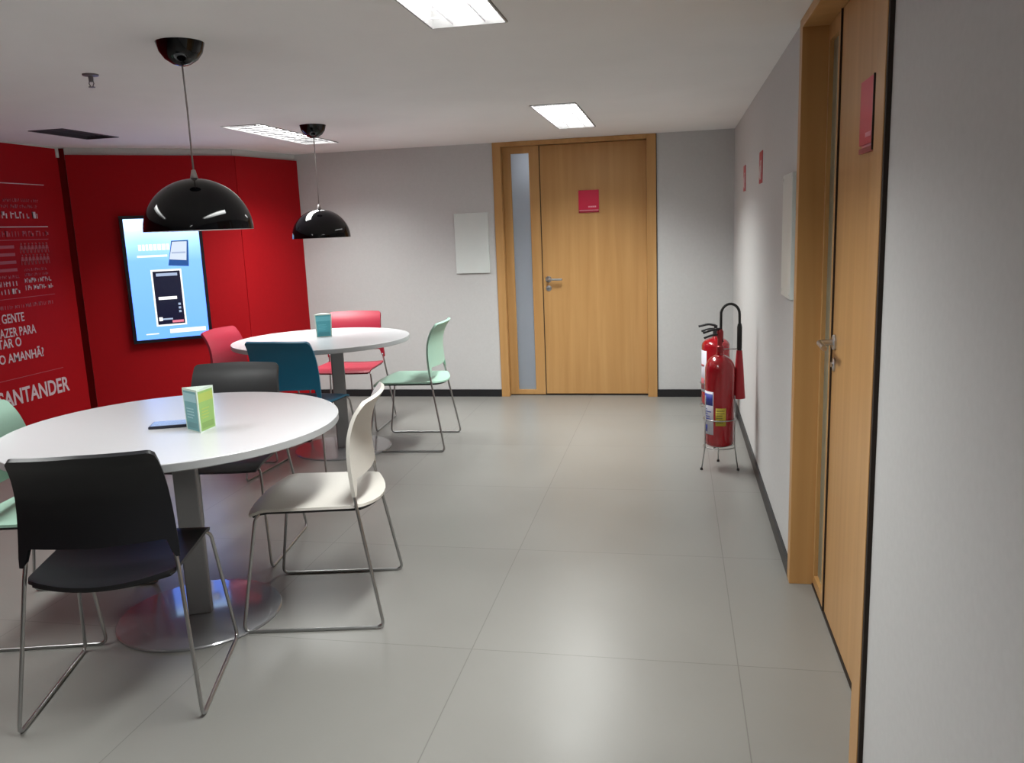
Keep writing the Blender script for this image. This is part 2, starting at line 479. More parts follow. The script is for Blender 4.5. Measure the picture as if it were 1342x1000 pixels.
# ------------------------------------------------------------------ lettering on the left wall
def text_mesh(s, size, sx=1.0, bold=0.0, align='RIGHT', depth=0.0015):
    cu = bpy.data.curves.new('txt', 'FONT'); cu.body = s; cu.size = size; cu.align_x = align
    cu.offset = bold; cu.extrude = depth / 2; cu.resolution_u = 3
    o = bpy.data.objects.new('txt', cu); COL.objects.link(o)
    dg = bpy.context.evaluated_depsgraph_get(); dg.update()
    me = bpy.data.meshes.new_from_object(o.evaluated_get(dg))
    bpy.data.objects.remove(o); bpy.data.curves.remove(cu)
    me.transform(Matrix.Rotation(PI/2, 4, 'X') @ Matrix.Diagonal((sx, 1, 1, 1)))
    return me
# frame on the left wall: x runs along +Y of the room, out of the wall is -y local
ML = Matrix(((0, -1, 0, XL), (1, 0, 0, 0), (0, 0, 1, 0), (0, 0, 0, 1)))
lt = thing('wall_lettering', 'pale lettering, ruled lines and little figures spread over the red wall', 'lettering', M=ML)
def wtext(s, right, z, size, sx, bold, m, name='lettering'):
    me = text_mesh(s, size, sx, bold); me.name = name
    me.transform(Matrix.Translation((right, -0.0012, z)))
    me.materials.clear(); me.materials.append(m)
    return link(name, me, lt)
wtext('SANTANDER', 5.120, 0.392, 0.145, 0.76, 0.003, M_LETTER)
wtext('A GENTE', 4.800, 0.930, 0.084, 0.74, 0.0008, M_LETTER)
wtext('FAZER PARA', 4.885, 0.838, 0.084, 0.72, 0.0008, M_LETTER)
wtext('TAR O', 4.745, 0.770, 0.084, 0.80, 0.0012, M_LETTER)
wtext('O AMANHÃ?', 4.930, 0.672, 0.084, 0.82, 0.0012, M_LETTER)
def fine_line(x0, x1, z, h, m, lo=0.5):
    """a line of writing too small to read: little upright strokes"""
    bm = bmesh.new(); x = x0; word = random.randint(4, 9)
    while x < x1:
        w = random.uniform(0.35, 0.75) * h
        zt = z + h * random.choice((1, 1, 0.75))
        box(bm, (x, -0.0015, z), (x + w * 0.3, 0, zt))
        if random.random() < 0.7: box(bm, (x, -0.0015, z + h * random.choice((0, 0.45, 0.8))), (x + w, -0.0001, z + h * random.choice((0.2, 0.6, 1.0)) + 0.001))
        x += w + h * 0.22; word -= 1
        if word == 0: x += h * 0.5; word = random.randint(4, 9)
    return tag(build('fine_print', bm, m, lt), kind='stuff')
def rule(x0, x1, z, h, m):
    bm = bmesh.new(); box(bm, (x0, -0.0015, z), (x1, 0, z + h)); return build('ruled_line', bm, m, lt)
rule(4.40, 5.146, 1.829, 0.005, M_LETTER)
fine_line(4.40, 5.06, 1.712, 0.022, M_LETTERDIM); fine_line(4.40, 5.05, 1.672, 0.022, M_LETTERDIM)
fine_line(4.40, 5.065, 1.605, 0.042, M_LETTER)
rule(4.40, 5.13, 1.546, 0.006, M_LETTER)
fine_line(4.40, 5.125, 1.486, 0.034, M_LETTERDIM); rule(4.40, 5.118, 1.462, 0.004, M_LETTERDIM)
for row, z in ((0, 1.375), (1, 1.298)):                  # rows of little standing figures
    bm = bmesh.new()
    for k in range(8):
        x = 4.862 + k * 0.033 - row * 0.004
        for sx in (-1, 1): tube(bm, [(x + sx * 0.008, -0.001, z + 0.034), (x + sx * 0.013, -0.001, z)], 0.003, 6)
        tube(bm, [(x - 0.013, -0.001, z + 0.028), (x - 0.006, -0.001, z + 0.050), (x + 0.006, -0.001, z + 0.050), (x + 0.013, -0.001, z + 0.028)], 0.003, 6)
        box(bm, (x - 0.006, -0.002, z + 0.026), (x + 0.006, 0, z + 0.05))
        lathe(bm, [(0, -0.007), (0.006, -0.004), (0.006, 0.004), (0, 0.007)], 10, c=(x, -0.001, z + 0.062))
    build('figure_row', bm, M_LETTERDIM, lt)
for z in (1.41, 1.36, 1.31, 1.26): rule(4.40, 4.80, z, 0.020, M_LETTERDIM)
for z, h in ((1.255, 0.018), (1.222, 0.018)): fine_line(4.86, 5.07, z, h, M_LETTERDIM)
fine_line(4.85, 5.085, 1.178, 0.030, M_LETTER); fine_line(4.85, 5.085, 1.130, 0.030, M_LETTER)
fine_line(4.40, 4.80, 1.215, 0.020, M_LETTERDIM); fine_line(4.40, 4.79, 1.165, 0.032, M_LETTER); fine_line(4.40, 4.79, 1.115, 0.032, M_LETTER)
rule(4.40, 5.11, 1.082, 0.003, M_LETTERDIM)
fine_line(4.40, 5.09, 1.018, 0.024, M_LETTERDIM)
rule(4.40, 5.09, 0.560, 0.003, M_LETTERDIM)

# ------------------------------------------------------------------ the lit screen on the angled wall
S0, S1, SZ0, SZ1 = 0.338, 0.905, 0.664, 1.612
TV = thing('display_screen', 'lit portrait screen with a pale blue advert, on the angled red wall', 'screen', M=proper(D1, A1 + Vector((0, 0, SZ0))))
sw, sh = S1 - S0, SZ1 - SZ0
bm = bmesh.new(); TH = 0.042; BZ = 0.024
box(bm, (S0, -0.034, 0), (S1, 0, sh)); 
for lo, hi in (((S0, -TH, 0), (S0 + BZ, -0.034, sh)), ((S1 - BZ, -TH, 0), (S1, -0.034, sh)), ((S0 + BZ, -TH, 0), (S1 - BZ, -0.034, BZ)), ((S0 + BZ, -TH, sh - BZ), (S1 - BZ, -0.034, sh))): box(bm, lo, hi)
build('bezel', bm, mat('bezel_navy', (0.006, 0.006, 0.012), 0.3), TV)
def screen_mat():
    m = bpy.data.materials.new('lit_screen'); m.use_nodes = True
    nt = m.node_tree; b = nt.nodes['Principled BSDF']
    b.inputs['Base Color'].default_value = (0.02, 0.02, 0.02, 1); b.inputs['Roughness'].default_value = 0.2
    tc = nt.nodes.new('ShaderNodeTexCoord'); sp = nt.nodes.new('ShaderNodeSeparateXYZ'); nt.links.new(tc.outputs['Object'], sp.inputs[0])
    mr = nt.nodes.new('ShaderNodeMapRange'); mr.inputs['From Min'].default_value = 0; mr.inputs['From Max'].default_value = sh
    nt.links.new(sp.outputs['Z'], mr.inputs['Value'])
    no = nt.nodes.new('ShaderNodeTexNoise'); no.inputs['Scale'].default_value = 3; nt.links.new(tc.outputs['Object'], no.inputs['Vector'])
    ad = nt.nodes.new('ShaderNodeMath'); ad.operation = 'MULTIPLY_ADD'; ad.inputs[1].default_value = 0.16; 
    nt.links.new(no.outputs['Fac'], ad.inputs[0]); nt.links.new(mr.outputs[0], ad.inputs[2])
    rp = nt.nodes.new('ShaderNodeValToRGB'); e = rp.color_ramp.elements
    e[0].position = 0.0; e[0].color = (0.085, 0.24, 1.0, 1); e[1].position = 1.0; e[1].color = (0.45, 0.68, 1.0, 1)
    for p, c in ((0.35, (0.10, 0.25, 1.0, 1)), (0.72, (0.12, 0.28, 1.0, 1)), (0.88, (0.25, 0.45, 1.0, 1)), (0.98, (0.38, 0.60, 1.0, 1))):
        k = rp.color_ramp.elements.new(p); k.color = c
    nt.links.new(ad.outputs[0], rp.inputs['Fac'])
    nt.links.new(rp.outputs['Color'], b.inputs['Emission Color']); b.inputs['Emission Strength'].default_value = 2.4
    return m
bm = bmesh.new(); box(bm, (S0 + BZ, -0.0365, BZ), (S1 - BZ, -0.034, sh - BZ))
scr = build('screen_panel', bm, screen_mat(), TV)
def E(name, c, s): return mat(name, (0.01, 0.01, 0.01), 0.2, emit=c, strength=s)
EW = E('screen_white', (1, 1, 1), 1.25); EN = E('screen_navy', (0.004, 0.006, 0.03), 1); EB = E('screen_blue', (0.02, 0.10, 0.35), 1)
EP = E('screen_pink', (0.9, 0.25, 0.35), 1); EG = E('screen_grey', (0.45, 0.55, 0.75), 1); EM = E('screen_mid', (0.55, 0.72, 1.0), 1)
def quad(bm, pts, y, mi=0, th=0.0006):
    """flat patch lying on the screen, given corner by corner as (x, z)"""
    f = [bm.verts.new((x, y, z)) for x, z in pts]; b = [bm.verts.new((x, y + th, z)) for x, z in pts]
    bm.faces.new(f).material_index = mi; n = len(pts)
    for i in range(n): bm.faces.new((f[i], f[(i+1) % n], b[(i+1) % n], b[i])).material_index = mi
def rectp(x0, x1, z0, z1): return [(x0, z0), (x1, z0), (x1, z1), (x0, z1)]
yb = -0.0372
bm = bmesh.new()                                         # the pictured handset
quad(bm, rectp(0.510, 0.727, 0.118, 0.545), yb, 0)
quad(bm, rectp(0.522, 0.715, 0.130, 0.532), yb - 0.0006, 1)
quad(bm, rectp(0.545, 0.695, 0.495, 0.517), yb - 0.0012, 2)
quad(bm, rectp(0.545, 0.675, 0.318, 0.340), yb - 0.0012, 0)
quad(bm, rectp(0.532, 0.558, 0.158, 0.186), yb - 0.0012, 0); quad(bm, rectp(0.558, 0.63, 0.164, 0.176), yb - 0.0012, 2)
quad(bm, rectp(0.625, 0.706, 0.140, 0.158), yb - 0.0012, 3)
for k in range(3): quad(bm, rectp(0.680, 0.697, 0.215 + k * 0.028, 0.231 + k * 0.028), yb - 0.0012, 2)
build('pictured_handset', bm, [EW, EN, EG, EP], scr)
bm = bmesh.new()                                         # the small tilted tablet above it
quad(bm, [(0.640, 0.572), (0.785, 0.560), (0.800, 0.758), (0.678, 0.756)], yb, 0)
quad(bm, [(0.652, 0.618), (0.772, 0.606), (0.788, 0.748), (0.684, 0.748)], yb - 0.0006, 1)
quad(bm, rectp(0.672, 0.772, 0.660, 0.672), yb - 0.0012, 2)
build('pictured_tablet', bm, [EB, E('screen_pale', (0.75, 0.85, 1.0), 1), EG], scr)
bm = bmesh.new(); x = 0.445                              # headline and foot line, too blurred to read
while x < 0.66:
    w = random.uniform(0.016, 0.026); quad(bm, rectp(x, x + w, 0.690, 0.735), yb); x += w + 0.006
quad(bm, rectp(0.43, 0.64, 0.640, 0.655), yb)
build('headline', bm, EW, scr)
bm = bmesh.new()
quad(bm, rectp(0.60, 0.86, 0.060, 0.092), yb, 0); quad(bm, rectp(0.43, 0.52, 0.060, 0.068), yb, 0)
build('foot_line', bm, [EW], scr)

# ------------------------------------------------------------------ ceiling fittings
M_FIX = mat('fixture_grey', (0.34, 0.34, 0.34), 0.4)
M_BLADE = mat('louvre_aluminium', (0.50, 0.50, 0.52), 0.35, metal=0.7)
M_TUBE = mat('lamp_tube', (0.9, 0.9, 0.9), 0.4, emit=(1.0, 0.99, 0.97), strength=6.0)
M_TRAY = mat('reflector_tray', (0.85, 0.85, 0.85), 0.3, emit=(1.0, 0.97, 0.93), strength=0.0)
M_DIFF = mat('lamp_glow', (0.9, 0.9, 0.9), 0.5, emit=(1.0, 0.99, 0.97), strength=4.0)
POWER = 29.0
def ceiling_light(x, y, label, power=POWER, cat='ceiling light', blade=None, btop=0.009):
    t = thing('ceiling_light', label, cat, (x, y, H), group='recessed louvred ceiling lights')
    a, b = LW/2 - 0.002, LL/2 - 0.002
    bm = bmesh.new()                                     # housing tray with trim lip
    box(bm, (-a, -b, 0.075), (a, b, 0.085))
    for s in (-1, 1):
        box(bm, (s*a - (0.006 if s > 0 else 0), -b, -0.004), (s*a + (0 if s > 0 else 0.006), b, 0.075))
        box(bm, (-a + 0.006, s*b - (0.006 if s > 0 else 0), -0.004), (a - 0.006, s*b + (0 if s > 0 else 0.006), 0.075))
    build('housing', bm, M_FIX, t)
    bm = bmesh.new(); box(bm, (-a + 0.007, -b + 0.007, 0.068), (a - 0.007, b - 0.007, 0.074))
    build('reflector', bm, M_DIFF, t)
    for s in (-1, 1):
        bm = bmesh.new(); tube(bm, [(s * 0.062, -b + 0.02, 0.048), (s * 0.062, b - 0.02, 0.048)], 0.013, 12)
        build('lamp_tube', bm, M_TUBE, t)
    bm = bmesh.new(); n = 12
    for k in range(1, n):
        yy = -b + 2 * b * k / n
        box(bm, (-a + 0.007, yy - 0.0015, 0.003), (a - 0.007, yy + 0.0015, btop))
    for s in (-0.42, 0.42): box(bm, (s*a - 0.001, -b + 0.007, 0.004), (s*a + 0.001, b - 0.007, btop))
    build('louvre', bm, blade or M_BLADE, t)
    la = bpy.data.lights.new('lamp_light', 'AREA'); la.shape = 'RECTANGLE'; la.size = LW - 0.03; la.size_y = LL - 0.04
    la.energy = power; la.color = (0.97, 1.0, 0.975); la.spread = math.radians(129)
    lo = bpy.data.objects.new('lamp_light', la); COL.objects.link(lo); lo.parent = t; lo.location = (0, 0, -0.006)
    return t
ceiling_light(*LIGHTS[0], 'bright recessed ceiling light between the large pendant and the slanting door')
ceiling_light(*LIGHTS[1], 'bright recessed ceiling light just before the wooden door shown full-face', POWER * 1.25)
ceiling_light(*LIGHTS[2], 'recessed louvred ceiling light behind the small black pendant lamp', POWER * 1.1, blade=mat('louvre_dark', (0.10, 0.10, 0.105), 0.4), btop=0.008)
ceiling_light(*LIGHTS[3], 'recessed ceiling light past the slanting door, farthest from the back wall', POWER * 0.52)
ceiling_light(*LIGHTS[4], 'recessed ceiling light beside the lettered red wall, above the near table edge', POWER * 0.62)

x0, x1, y0, y1 = VENT
t = thing('air_vent', 'dark slotted air vent in the ceiling by the lettered red wall', 'vent', ((x0+x1)/2, (y0+y1)/2, H))
a, b = (x1-x0)/2 - 0.002, (y1-y0)/2 - 0.002
bm = bmesh.new()
box(bm, (-a, -b, 0.06), (a, b, 0.07))
for s in (-1, 1):
    box(bm, (min(s*a, s*(a-0.014)), -b, -0.004), (max(s*a, s*(a-0.014)), b, 0.06))
    box(bm, (-a + 0.014, min(s*b, s*(b-0.014)), -0.004), (a - 0.014, max(s*b, s*(b-0.014)), 0.06))
build('vent_frame', bm, mat('vent_grey', (0.06, 0.055, 0.065), 0.5), t)
for k in range(6):
    bm = bmesh.new(); xx = -a + 0.03 + k * (2*a - 0.06) / 5
    M = Matrix.Translation((xx, 0, 0.02)) @ Matrix.Rotation(math.radians(35), 4, 'Y')
    box(bm, (-0.014, -b + 0.015, -0.0012), (0.014, b - 0.015, 0.0012), M=M)
    build('slat', bm, mat('vent_slat', (0.07, 0.06, 0.075), 0.45), t)

t = thing('fire_sprinkler', 'small grey sprinkler head on the ceiling between the vent and the large pendant', 'sprinkler', (-2.345, 3.16, H))
bm = bmesh.new(); lathe(bm, [(0, 0.001), (0.032, 0.001), (0.030, -0.006), (0.012, -0.009), (0.0, -0.009)], 28)
build('escutcheon', bm, mat('sprinkler_plate', (0.20, 0.19, 0.20), 0.4, metal=0.5), t, auto=40)
bm = bmesh.new(); lathe(bm, [(0.0, -0.008), (0.010, -0.008), (0.009, -0.026), (0.006, -0.030), (0, -0.030)], 20)
for s in (-1, 1): tube(bm, [(s*0.008, 0, -0.024), (s*0.011, 0, -0.036), (s*0.004, 0, -0.050)], 0.002, 8)
lathe(bm, [(0, -0.049), (0.013, -0.049), (0.013, -0.051), (0, -0.052)], 20)
build('nozzle', bm, mat('sprinkler_metal', (0.16, 0.15, 0.16), 0.35, metal=0.8), t)

# ------------------------------------------------------------------ pendant lamps
def pendant(x, y, zrim, r, label):
    t = thing('pendant_lamp', label, 'pendant lamp', (x, y, zrim), group='black dome pendant lamps')
    hh = r * 0.97
    bm = bmesh.new(); prof = [(0.012, hh + 0.004)]
    for k in range(1, 21):
        a = PI/2 - k * (PI/2) / 20
        prof.append((max(r * math.cos(a), 0.013), hh * math.sin(a)))
    lathe(bm, prof, 72); 
    inner = [(rr - 0.0025 if rr > 0.02 else rr, z - 0.0025 if z > 0.01 else z) for rr, z in prof]
    bm2 = bmesh.new()
    build('shade', bm, M_GLOSSBLACK, t, smooth=True)
    lathe(bm2, inner + [(r, 0.0)] , 72)
    o = build('shade_lining', bm2, M_INWHITE, t, smooth=True); o['label'] = 'white inside of the shade'
    bm = bmesh.new(); lathe(bm, [(0, hh + 0.032), (0.007, hh + 0.030), (0.011, hh + 0.012), (0.014, hh + 0.001), (0.0, hh - 0.004)], 24)
    build('shade_cap', bm, M_CABLE, t, smooth=True)
    top = H - zrim
    bm = bmesh.new(); tube(bm, [(0, 0, hh + 0.02), (0.002, 0, (hh + top) / 2), (0, 0, top - 0.07)], 0.0032, 8)
    build('cable', bm, M_CABLE, t, smooth=True)
    bm = bmesh.new()
    lathe(bm, [(0, top - 0.078), (0.010, top - 0.078), (0.030, top - 0.072), (0.055, top - 0.056), (0.073, top - 0.032), (0.082, top - 0.0), (0, top)], 48)
    build('ceiling_cup', bm, M_GLOSSBLACK, t, auto=60)
    bm = bmesh.new()
    lathe(bm, [(0, 0.10), (0.016, 0.10), (0.016, 0.15), (0.02, hh - 0.01), (0, hh - 0.004)], 20)
    build('lamp_holder', bm, M_INWHITE, t, auto=40)
    bm = bmesh.new()
    lathe(bm, [(0, 0.03), (0.018, 0.036), (0.028, 0.055), (0.024, 0.08), (0.014, 0.10), (0, 0.10)], 24)
    build('bulb', bm, M_INWHITE, t, smooth=True)
pendant(-1.703, 2.79, 1.452, 0.190, 'large black dome pendant lamp hanging over the near round table')
pendant(-2.243, 5.08, 1.400, 0.187, 'smaller-looking black dome pendant lamp hanging over the far round table')

# ------------------------------------------------------------------ round tables
TT = 0.757
def table(x, y, bx, by, label, rz=0.0, r=0.567, rb=0.32):
    t = thing('round_table', label, 'table', (x, y, 0), group='white round tables')
    bm = bmesh.new()
    lathe(bm, [(0, TT), (r - 0.002, TT), (r, TT - 0.002), (r, TT - 0.004)], 128, mi=0)
    lathe(bm, [(r, TT - 0.004), (r, TT - 0.026), (r - 0.003, TT - 0.029), (0, TT - 0.029)], 128, mi=1)
    bmesh.ops.remove_doubles(bm, verts=bm.verts, dist=1e-5)
    o = build('tabletop', bm, [M_WHITE, M_EDGE], t, auto=40); o['label'] = 'round white top with a grey edge'
    dx, dy = bx - x, by - y
    M = Matrix.Translation((dx, dy, 0)) @ Matrix.Rotation(rz, 4, 'Z')
    bm = bmesh.new()
    box(bm, (-0.042, -0.03, 0.010), (0.042, 0.03, TT - 0.085), M=M)
    # flared bracket under the top
    v = [bm.verts.new(M @ Vector(p)) for p in ((-.042,-.03,TT-.085),(.042,-.03,TT-.085),(.042,.03,TT-.085),(-.042,.03,TT-.085),
                                              (-.13,-.11,TT-.029),(.13,-.11,TT-.029),(.13,.11,TT-.029),(-.13,.11,TT-.029))]
    for q in ((0,3,2,1),(4,5,6,7),(0,1,5,4),(1,2,6,5),(2,3,7,6),(3,0,4,7)): bm.faces.new([v[i] for i in q])
    build('column', bm, M_COLUMN, t, bevel=0.006)
    bm = bmesh.new()
    lathe(bm, [(0, 0.0), (rb, 0.0), (rb, 0.005), (rb - 0.004, 0.009), (rb - 0.02, 0.0105), (0, 0.0125)], 96, c=(dx, dy, 0))
    build('base_plate', bm, M_DISC, t, auto=30)
    return t
table(-1.808, 2.668, -1.800, 2.680, 'near white round table with the green and teal card and a dark phone on it', rz=math.radians(25), r=0.588, rb=0.302)
table(-2.265, 5.010, -2.200, 5.080, 'far white round table with a single teal card, by the back wall', rz=math.radians(25))

# ------------------------------------------------------------------ sled-base chairs (local: front is +y, origin on the floor)
def chair_kit(name, label, m_shell, loc, rz, m_under=M_BLACK):
    t = thing(name, label, 'chair', loc, rz, group='sled-base plastic chairs')
    R = 0.0062
    for s in (-1, 1):
        pts = [(s*.2095, -.171, .515), (s*.214, -.175, .49), (s*.219, -.180, .455), (s*.262, -.258, R), (s*.262, .254, R),
               (s*.224, .185, .434), (s*.170, .150, .437), (s*.160, -.15, .437)]
        bm = bmesh.new()
        path = pts[:2] + fillet(pts[2:], 0.03, 7)
        tube(bm, path, R, 10)
        build('sled_leg', bm, M_CHROME, t, smooth=True)
    bm = bmesh.new()
    bm.free()
    for y in (.12, -.13):
        bm = bmesh.new(); tube(bm, [(-.168, y, .437), (.168, y, .437)], R, 8)
        build('cross_bar', bm, M_CHROME, t, smooth=True)
    # seat pan
    def seat(u, v):
        a = 2*u - 1
        yb = -.247 + .050 * a*a; yf = .232 - .02 * abs(a)**3
        y = yb + (yf - yb) * v
        half = .228 - .014 * (1 - v) - .012 * max(0, (v - .9) / .1)**2 - .016 * max(0, (.1 - v) / .1)**2
        z = .456 - .010 * (1 - a*a) * math.sin(PI * min(1, v * 1.1)) 
        z -= .022 * max(0, (v - .82) / .18)**2
        z -= .016 * (1 - a*a) * max(0, (.3 - v) / .3)
        return Vector((a * half, y, z))
    bm = bmesh.new(); sheet(bm, seat, 24, 28, 0.010)
    build('seat', bm, m_shell, t, auto=50)
    def under(u, v):
        p = seat(0.03 + .94*u, 0.03 + .94*v); p.z -= 0.0102; return p
    bm = bmesh.new(); sheet(bm, under, 12, 14, 0.011)
    o = build('seat_support', bm, m_under, t, auto=50); o['label'] = 'black tray under the seat'
    # backrest: bowed panel with two tabs running down over the uprights
    prof = [(.470, -.178), (.52, -.173), (.58, -.167), (.64, -.164), (.70, -.168), (.74, -.178), (.78, -.193), (.81, -.212), (.838, -.236)]
    def yz(z):
        for (z0, y0), (z1, y1) in zip(prof, prof[1:]):
            if z <= z1: return y0 + (y1 - y0) * (z - z0) / (z1 - z0)
        return prof[-1][1]
    def back(u, v):
        a = 2*u - 1
        k = abs(a)
        tab = 0 if k < .86 else min(1, (k - .86) / .07)
        zl = .548 - .006 * (1 - k) - .058 * tab
        zt = .838 - .004 * k - (0.010 * max(0, (k - .93) / .07)**2)
        z = zl + (zt - zl) * v
        ys = (yz(z - .012) + yz(z) + yz(z + .012)) / 3
        half = .224 - .024 * max(0, (z - .52)) / .32
        return Vector((a * half, ys + .008 - .030 * (1 - a*a), z))
    bm = bmesh.new(); sheet(bm, back, 44, 22, -0.014)
    build('backrest', bm, m_shell, t, auto=50)
    return t

def shell(name, c, rough=0.42): return speckle(mat(name, c, rough, spec=0.4), 300, 0.03, 0.03)
C_BLACK = shell('chair_black', (0.008, 0.008, 0.011), 0.40)
C_GREY = shell('chair_charcoal', (0.035, 0.036, 0.038), 0.42)
C_WHITE = shell('chair_white', (0.66, 0.63, 0.58))
C_MINT = shell('chair_mint', (0.37, 0.58, 0.47))
C_BLUE = shell('chair_blue', (0.008, 0.125, 0.22))
C_RED = shell('chair_red', (0.36, 0.022, 0.045))

first = chair_kit('sled_chair', 'black chair at the near table, between the white chair and a mint one', C_BLACK, (-1.730, 2.200, 0), math.radians(108 - 90))
def chair(label, m, x, y, deg):
    c = copy_thing(first, (x, y, 0), math.radians(deg - 90), label)
    for ch in c.children:
        if ch.name.split('.')[0] in ('seat', 'backrest'):
            ch.data = shared(ch.data, m)
    return c
_sh = {}
def shared(me, m):
    k = (me.name.split('.')[0], m.name)
    if k not in _sh:
        n = me.copy(); n.materials.clear(); n.materials.append(m); _sh[k] = n
    return _sh[k]
chair('white chair, the only one, at the near table with the green card', C_WHITE, -1.348, 2.855, 191)
chair('charcoal grey chair on the far side of the near table, beside the blue chair', C_GREY, -2.02, 3.33, 278)
chair('mint green chair at the near table, below the lettered red wall', C_MINT, -2.32, 2.60, 14.6)
chair('mint green chair at the far table, standing clear before the grey wall', C_MINT, -1.745, 5.26, 183)
chair('red chair at the far table, between the tabletop and the grey wall', C_RED, -2.40, 5.75, 273)
chair('red chair at the far table, just in front of the lit screen', C_RED, -2.745, 4.96, 0)
chair('dark blue chair, the only one, tucked up to the far table', C_BLUE, -2.215, 4.535, 87)

# ------------------------------------------------------------------ things on the tables
def tent(x, y, rz, side, h, label, facecols, flare=1.05):
    """three-sided upright card"""
    t = thing('table_card', label, 'card', (x, y, TT), rz)
    R0 = side / math.sqrt(3); cs = [Vector((math.cos(a), math.sin(a), 0)) for a in (PI/2 + k * 2*PI/3 for k in range(3))]
    bm = bmesh.new(); b = [bm.verts.new(c * R0) for c in cs]; tp = [bm.verts.new(c * R0 * flare + Vector((0, 0, h))) for c in cs]
    bm.faces.new(b[::-1]); f = bm.faces.new(tp); f.material_index = 0
    for k in range(3): bm.faces.new((b[k], b[(k+1) % 3], tp[(k+1) % 3], tp[k])).material_index = 0
    build('card_body', bm, [mat('card_white', (0.58, 0.68, 0.60), 0.5)], t)
    for k in range(3):
        c0, c1 = cs[k], cs[(k+1) % 3]; n = (c0 + c1).normalized()
        def P(u, v):
            R = R0 * (1 + (flare - 1) * v)
            return c0 * R * (1-u) + c1 * R * u + Vector((0, 0, h * v)) + n * 0.0006
        bm = bmesh.new()
        def patch(u0, u1, v0, v1, mi, e=0):
            q = [P(u0, v0), P(u1, v0), P(u1, v1), P(u0, v1)]
            A = [bm.verts.new(p + n * e) for p in q]; B = [bm.verts.new(p - n * 0.0006) for p in q]
            bm.faces.new(A).material_index = mi
            for i in range(4): bm.faces.new((A[i], A[(i+1) % 4], B[(i+1) % 4], B[i])).material_index = mi
        main, band = facecols[k]
        patch(.07, .93, .03, .95, 0); patch(.07, .93, .70, .90, 1, .0003)
        for j in range(4): patch(.18, .18 + random.uniform(.35, .6), .52 - j*.07, .545 - j*.07, 1, .0003)
        patch(.14, .86, .08, .22, 2, .0003)
        build('printed_face', bm, [main, band, mat(main.name + '_tint', [min(1, v * 0.8) for v in main.node_tree.nodes['Principled BSDF'].inputs['Base Color'].default_value[:3]], 0.5)], t)
    return t
G1 = mat('card_green', srgb(140, 178, 100), 0.5); G2 = mat('card_lime', srgb(165, 182, 88), 0.5)
T1 = mat('card_teal', srgb(108, 162, 166), 0.5); T2 = mat('card_pale', srgb(155, 195, 200), 0.5)
T3 = mat('card_deep_teal', srgb(85, 172, 184), 0.5); T4 = mat('card_sea', srgb(115, 198, 208), 0.5)
# vertices at local angles 90, 210, 330: the face between 210 and 330 looks to -y
tent(-1.650, 2.580, math.radians(-31), 0.098, 0.152, 'green and teal three-sided card on the near table', [(T3, T4), (T1, T2), (G1, G2)])
tent(-2.290, 5.105, math.radians(26), 0.100, 0.150, 'single teal three-sided card on the far table', [(T3, T4), (T3, T4), (T3, T4)], 1.12)

t = thing('smartphone', 'dark phone lying flat beside the green card on the near table', 'phone', (-1.790, 2.640, TT), math.radians(22))
bm = bmesh.new(); box(bm, (-0.085, -0.045, 0.0005), (0.085, 0.045, 0.0105))
build('phone_body', bm, mat('phone_navy', (0.012, 0.014, 0.03), 0.3), t, bevel=0.003)
bm = bmesh.new(); box(bm, (-0.081, -0.041, 0.0100), (0.081, 0.041, 0.0112))
o = build('phone_screen', bm, mat('phone_glass', (0.16, 0.17, 0.22), 0.12, spec=0.8), t, bevel=0.0004); o['label'] = 'greyish glass face'

# ------------------------------------------------------------------ fire extinguishers and stands
def stand(x, y, r, hz, label, foot=1.35, rot=0.0, up=0.30):
    t = thing('extinguisher_stand', label, 'stand', (x, y, 0), rot)
    bm = bmesh.new()
    def ring(z, rr): tube(bm, [(rr*math.cos(2*PI*k/40), rr*math.sin(2*PI*k/40), z) for k in range(41)], 0.0035, 8, caps=False)
    ring(hz - 0.004, r + 0.008)
    for k in range(3):
        a = 2*PI*k/3; c, s = math.cos(a), math.sin(a)
        tube(bm, [((r-.005)*c, (r-.005)*s, hz - 0.005), (-(r-.03)*c*0.2, -(r-.03)*s*0.2, hz - 0.005)], 0.003, 6)
    build('base_ring', bm, M_CHROME, t, smooth=True)
    bm = bmesh.new(); ring(hz + 0.16, r + 0.008); build('upper_ring', bm, M_CHROME, t, smooth=True)
    for k in range(3):
        a = 2*PI*k/3 + PI/2; c, s = math.cos(a), math.sin(a)
        bm = bmesh.new()
        tube(bm, [((r+.010)*c, (r+.010)*s, hz + up), ((r+.012)*c, (r+.012)*s, hz), (r*foot*c, r*foot*s, 0.004)], 0.0035, 8)
        l = build('leg', bm, M_CHROME, t, smooth=True)
        bm = bmesh.new(); lathe(bm, [(0, 0), (0.008, 0), (0.008, 0.008), (0.005, 0.014), (0, 0.014)], 14, c=(r*foot*c, r*foot*s, 0))
        build('foot_cap', bm, M_RUBBER, l, auto=40)
    return t
def cyl_patch(bm, r, a0, a1, z0, z1, th=0.0008, n=14, mi=0):
    def f(u, v): a = a0 + (a1 - a0) * u; return Vector((math.cos(a)*(r+th), math.sin(a)*(r+th), z0 + (z1-z0)*v))
    sheet(bm, f, n, 1, th, mi)

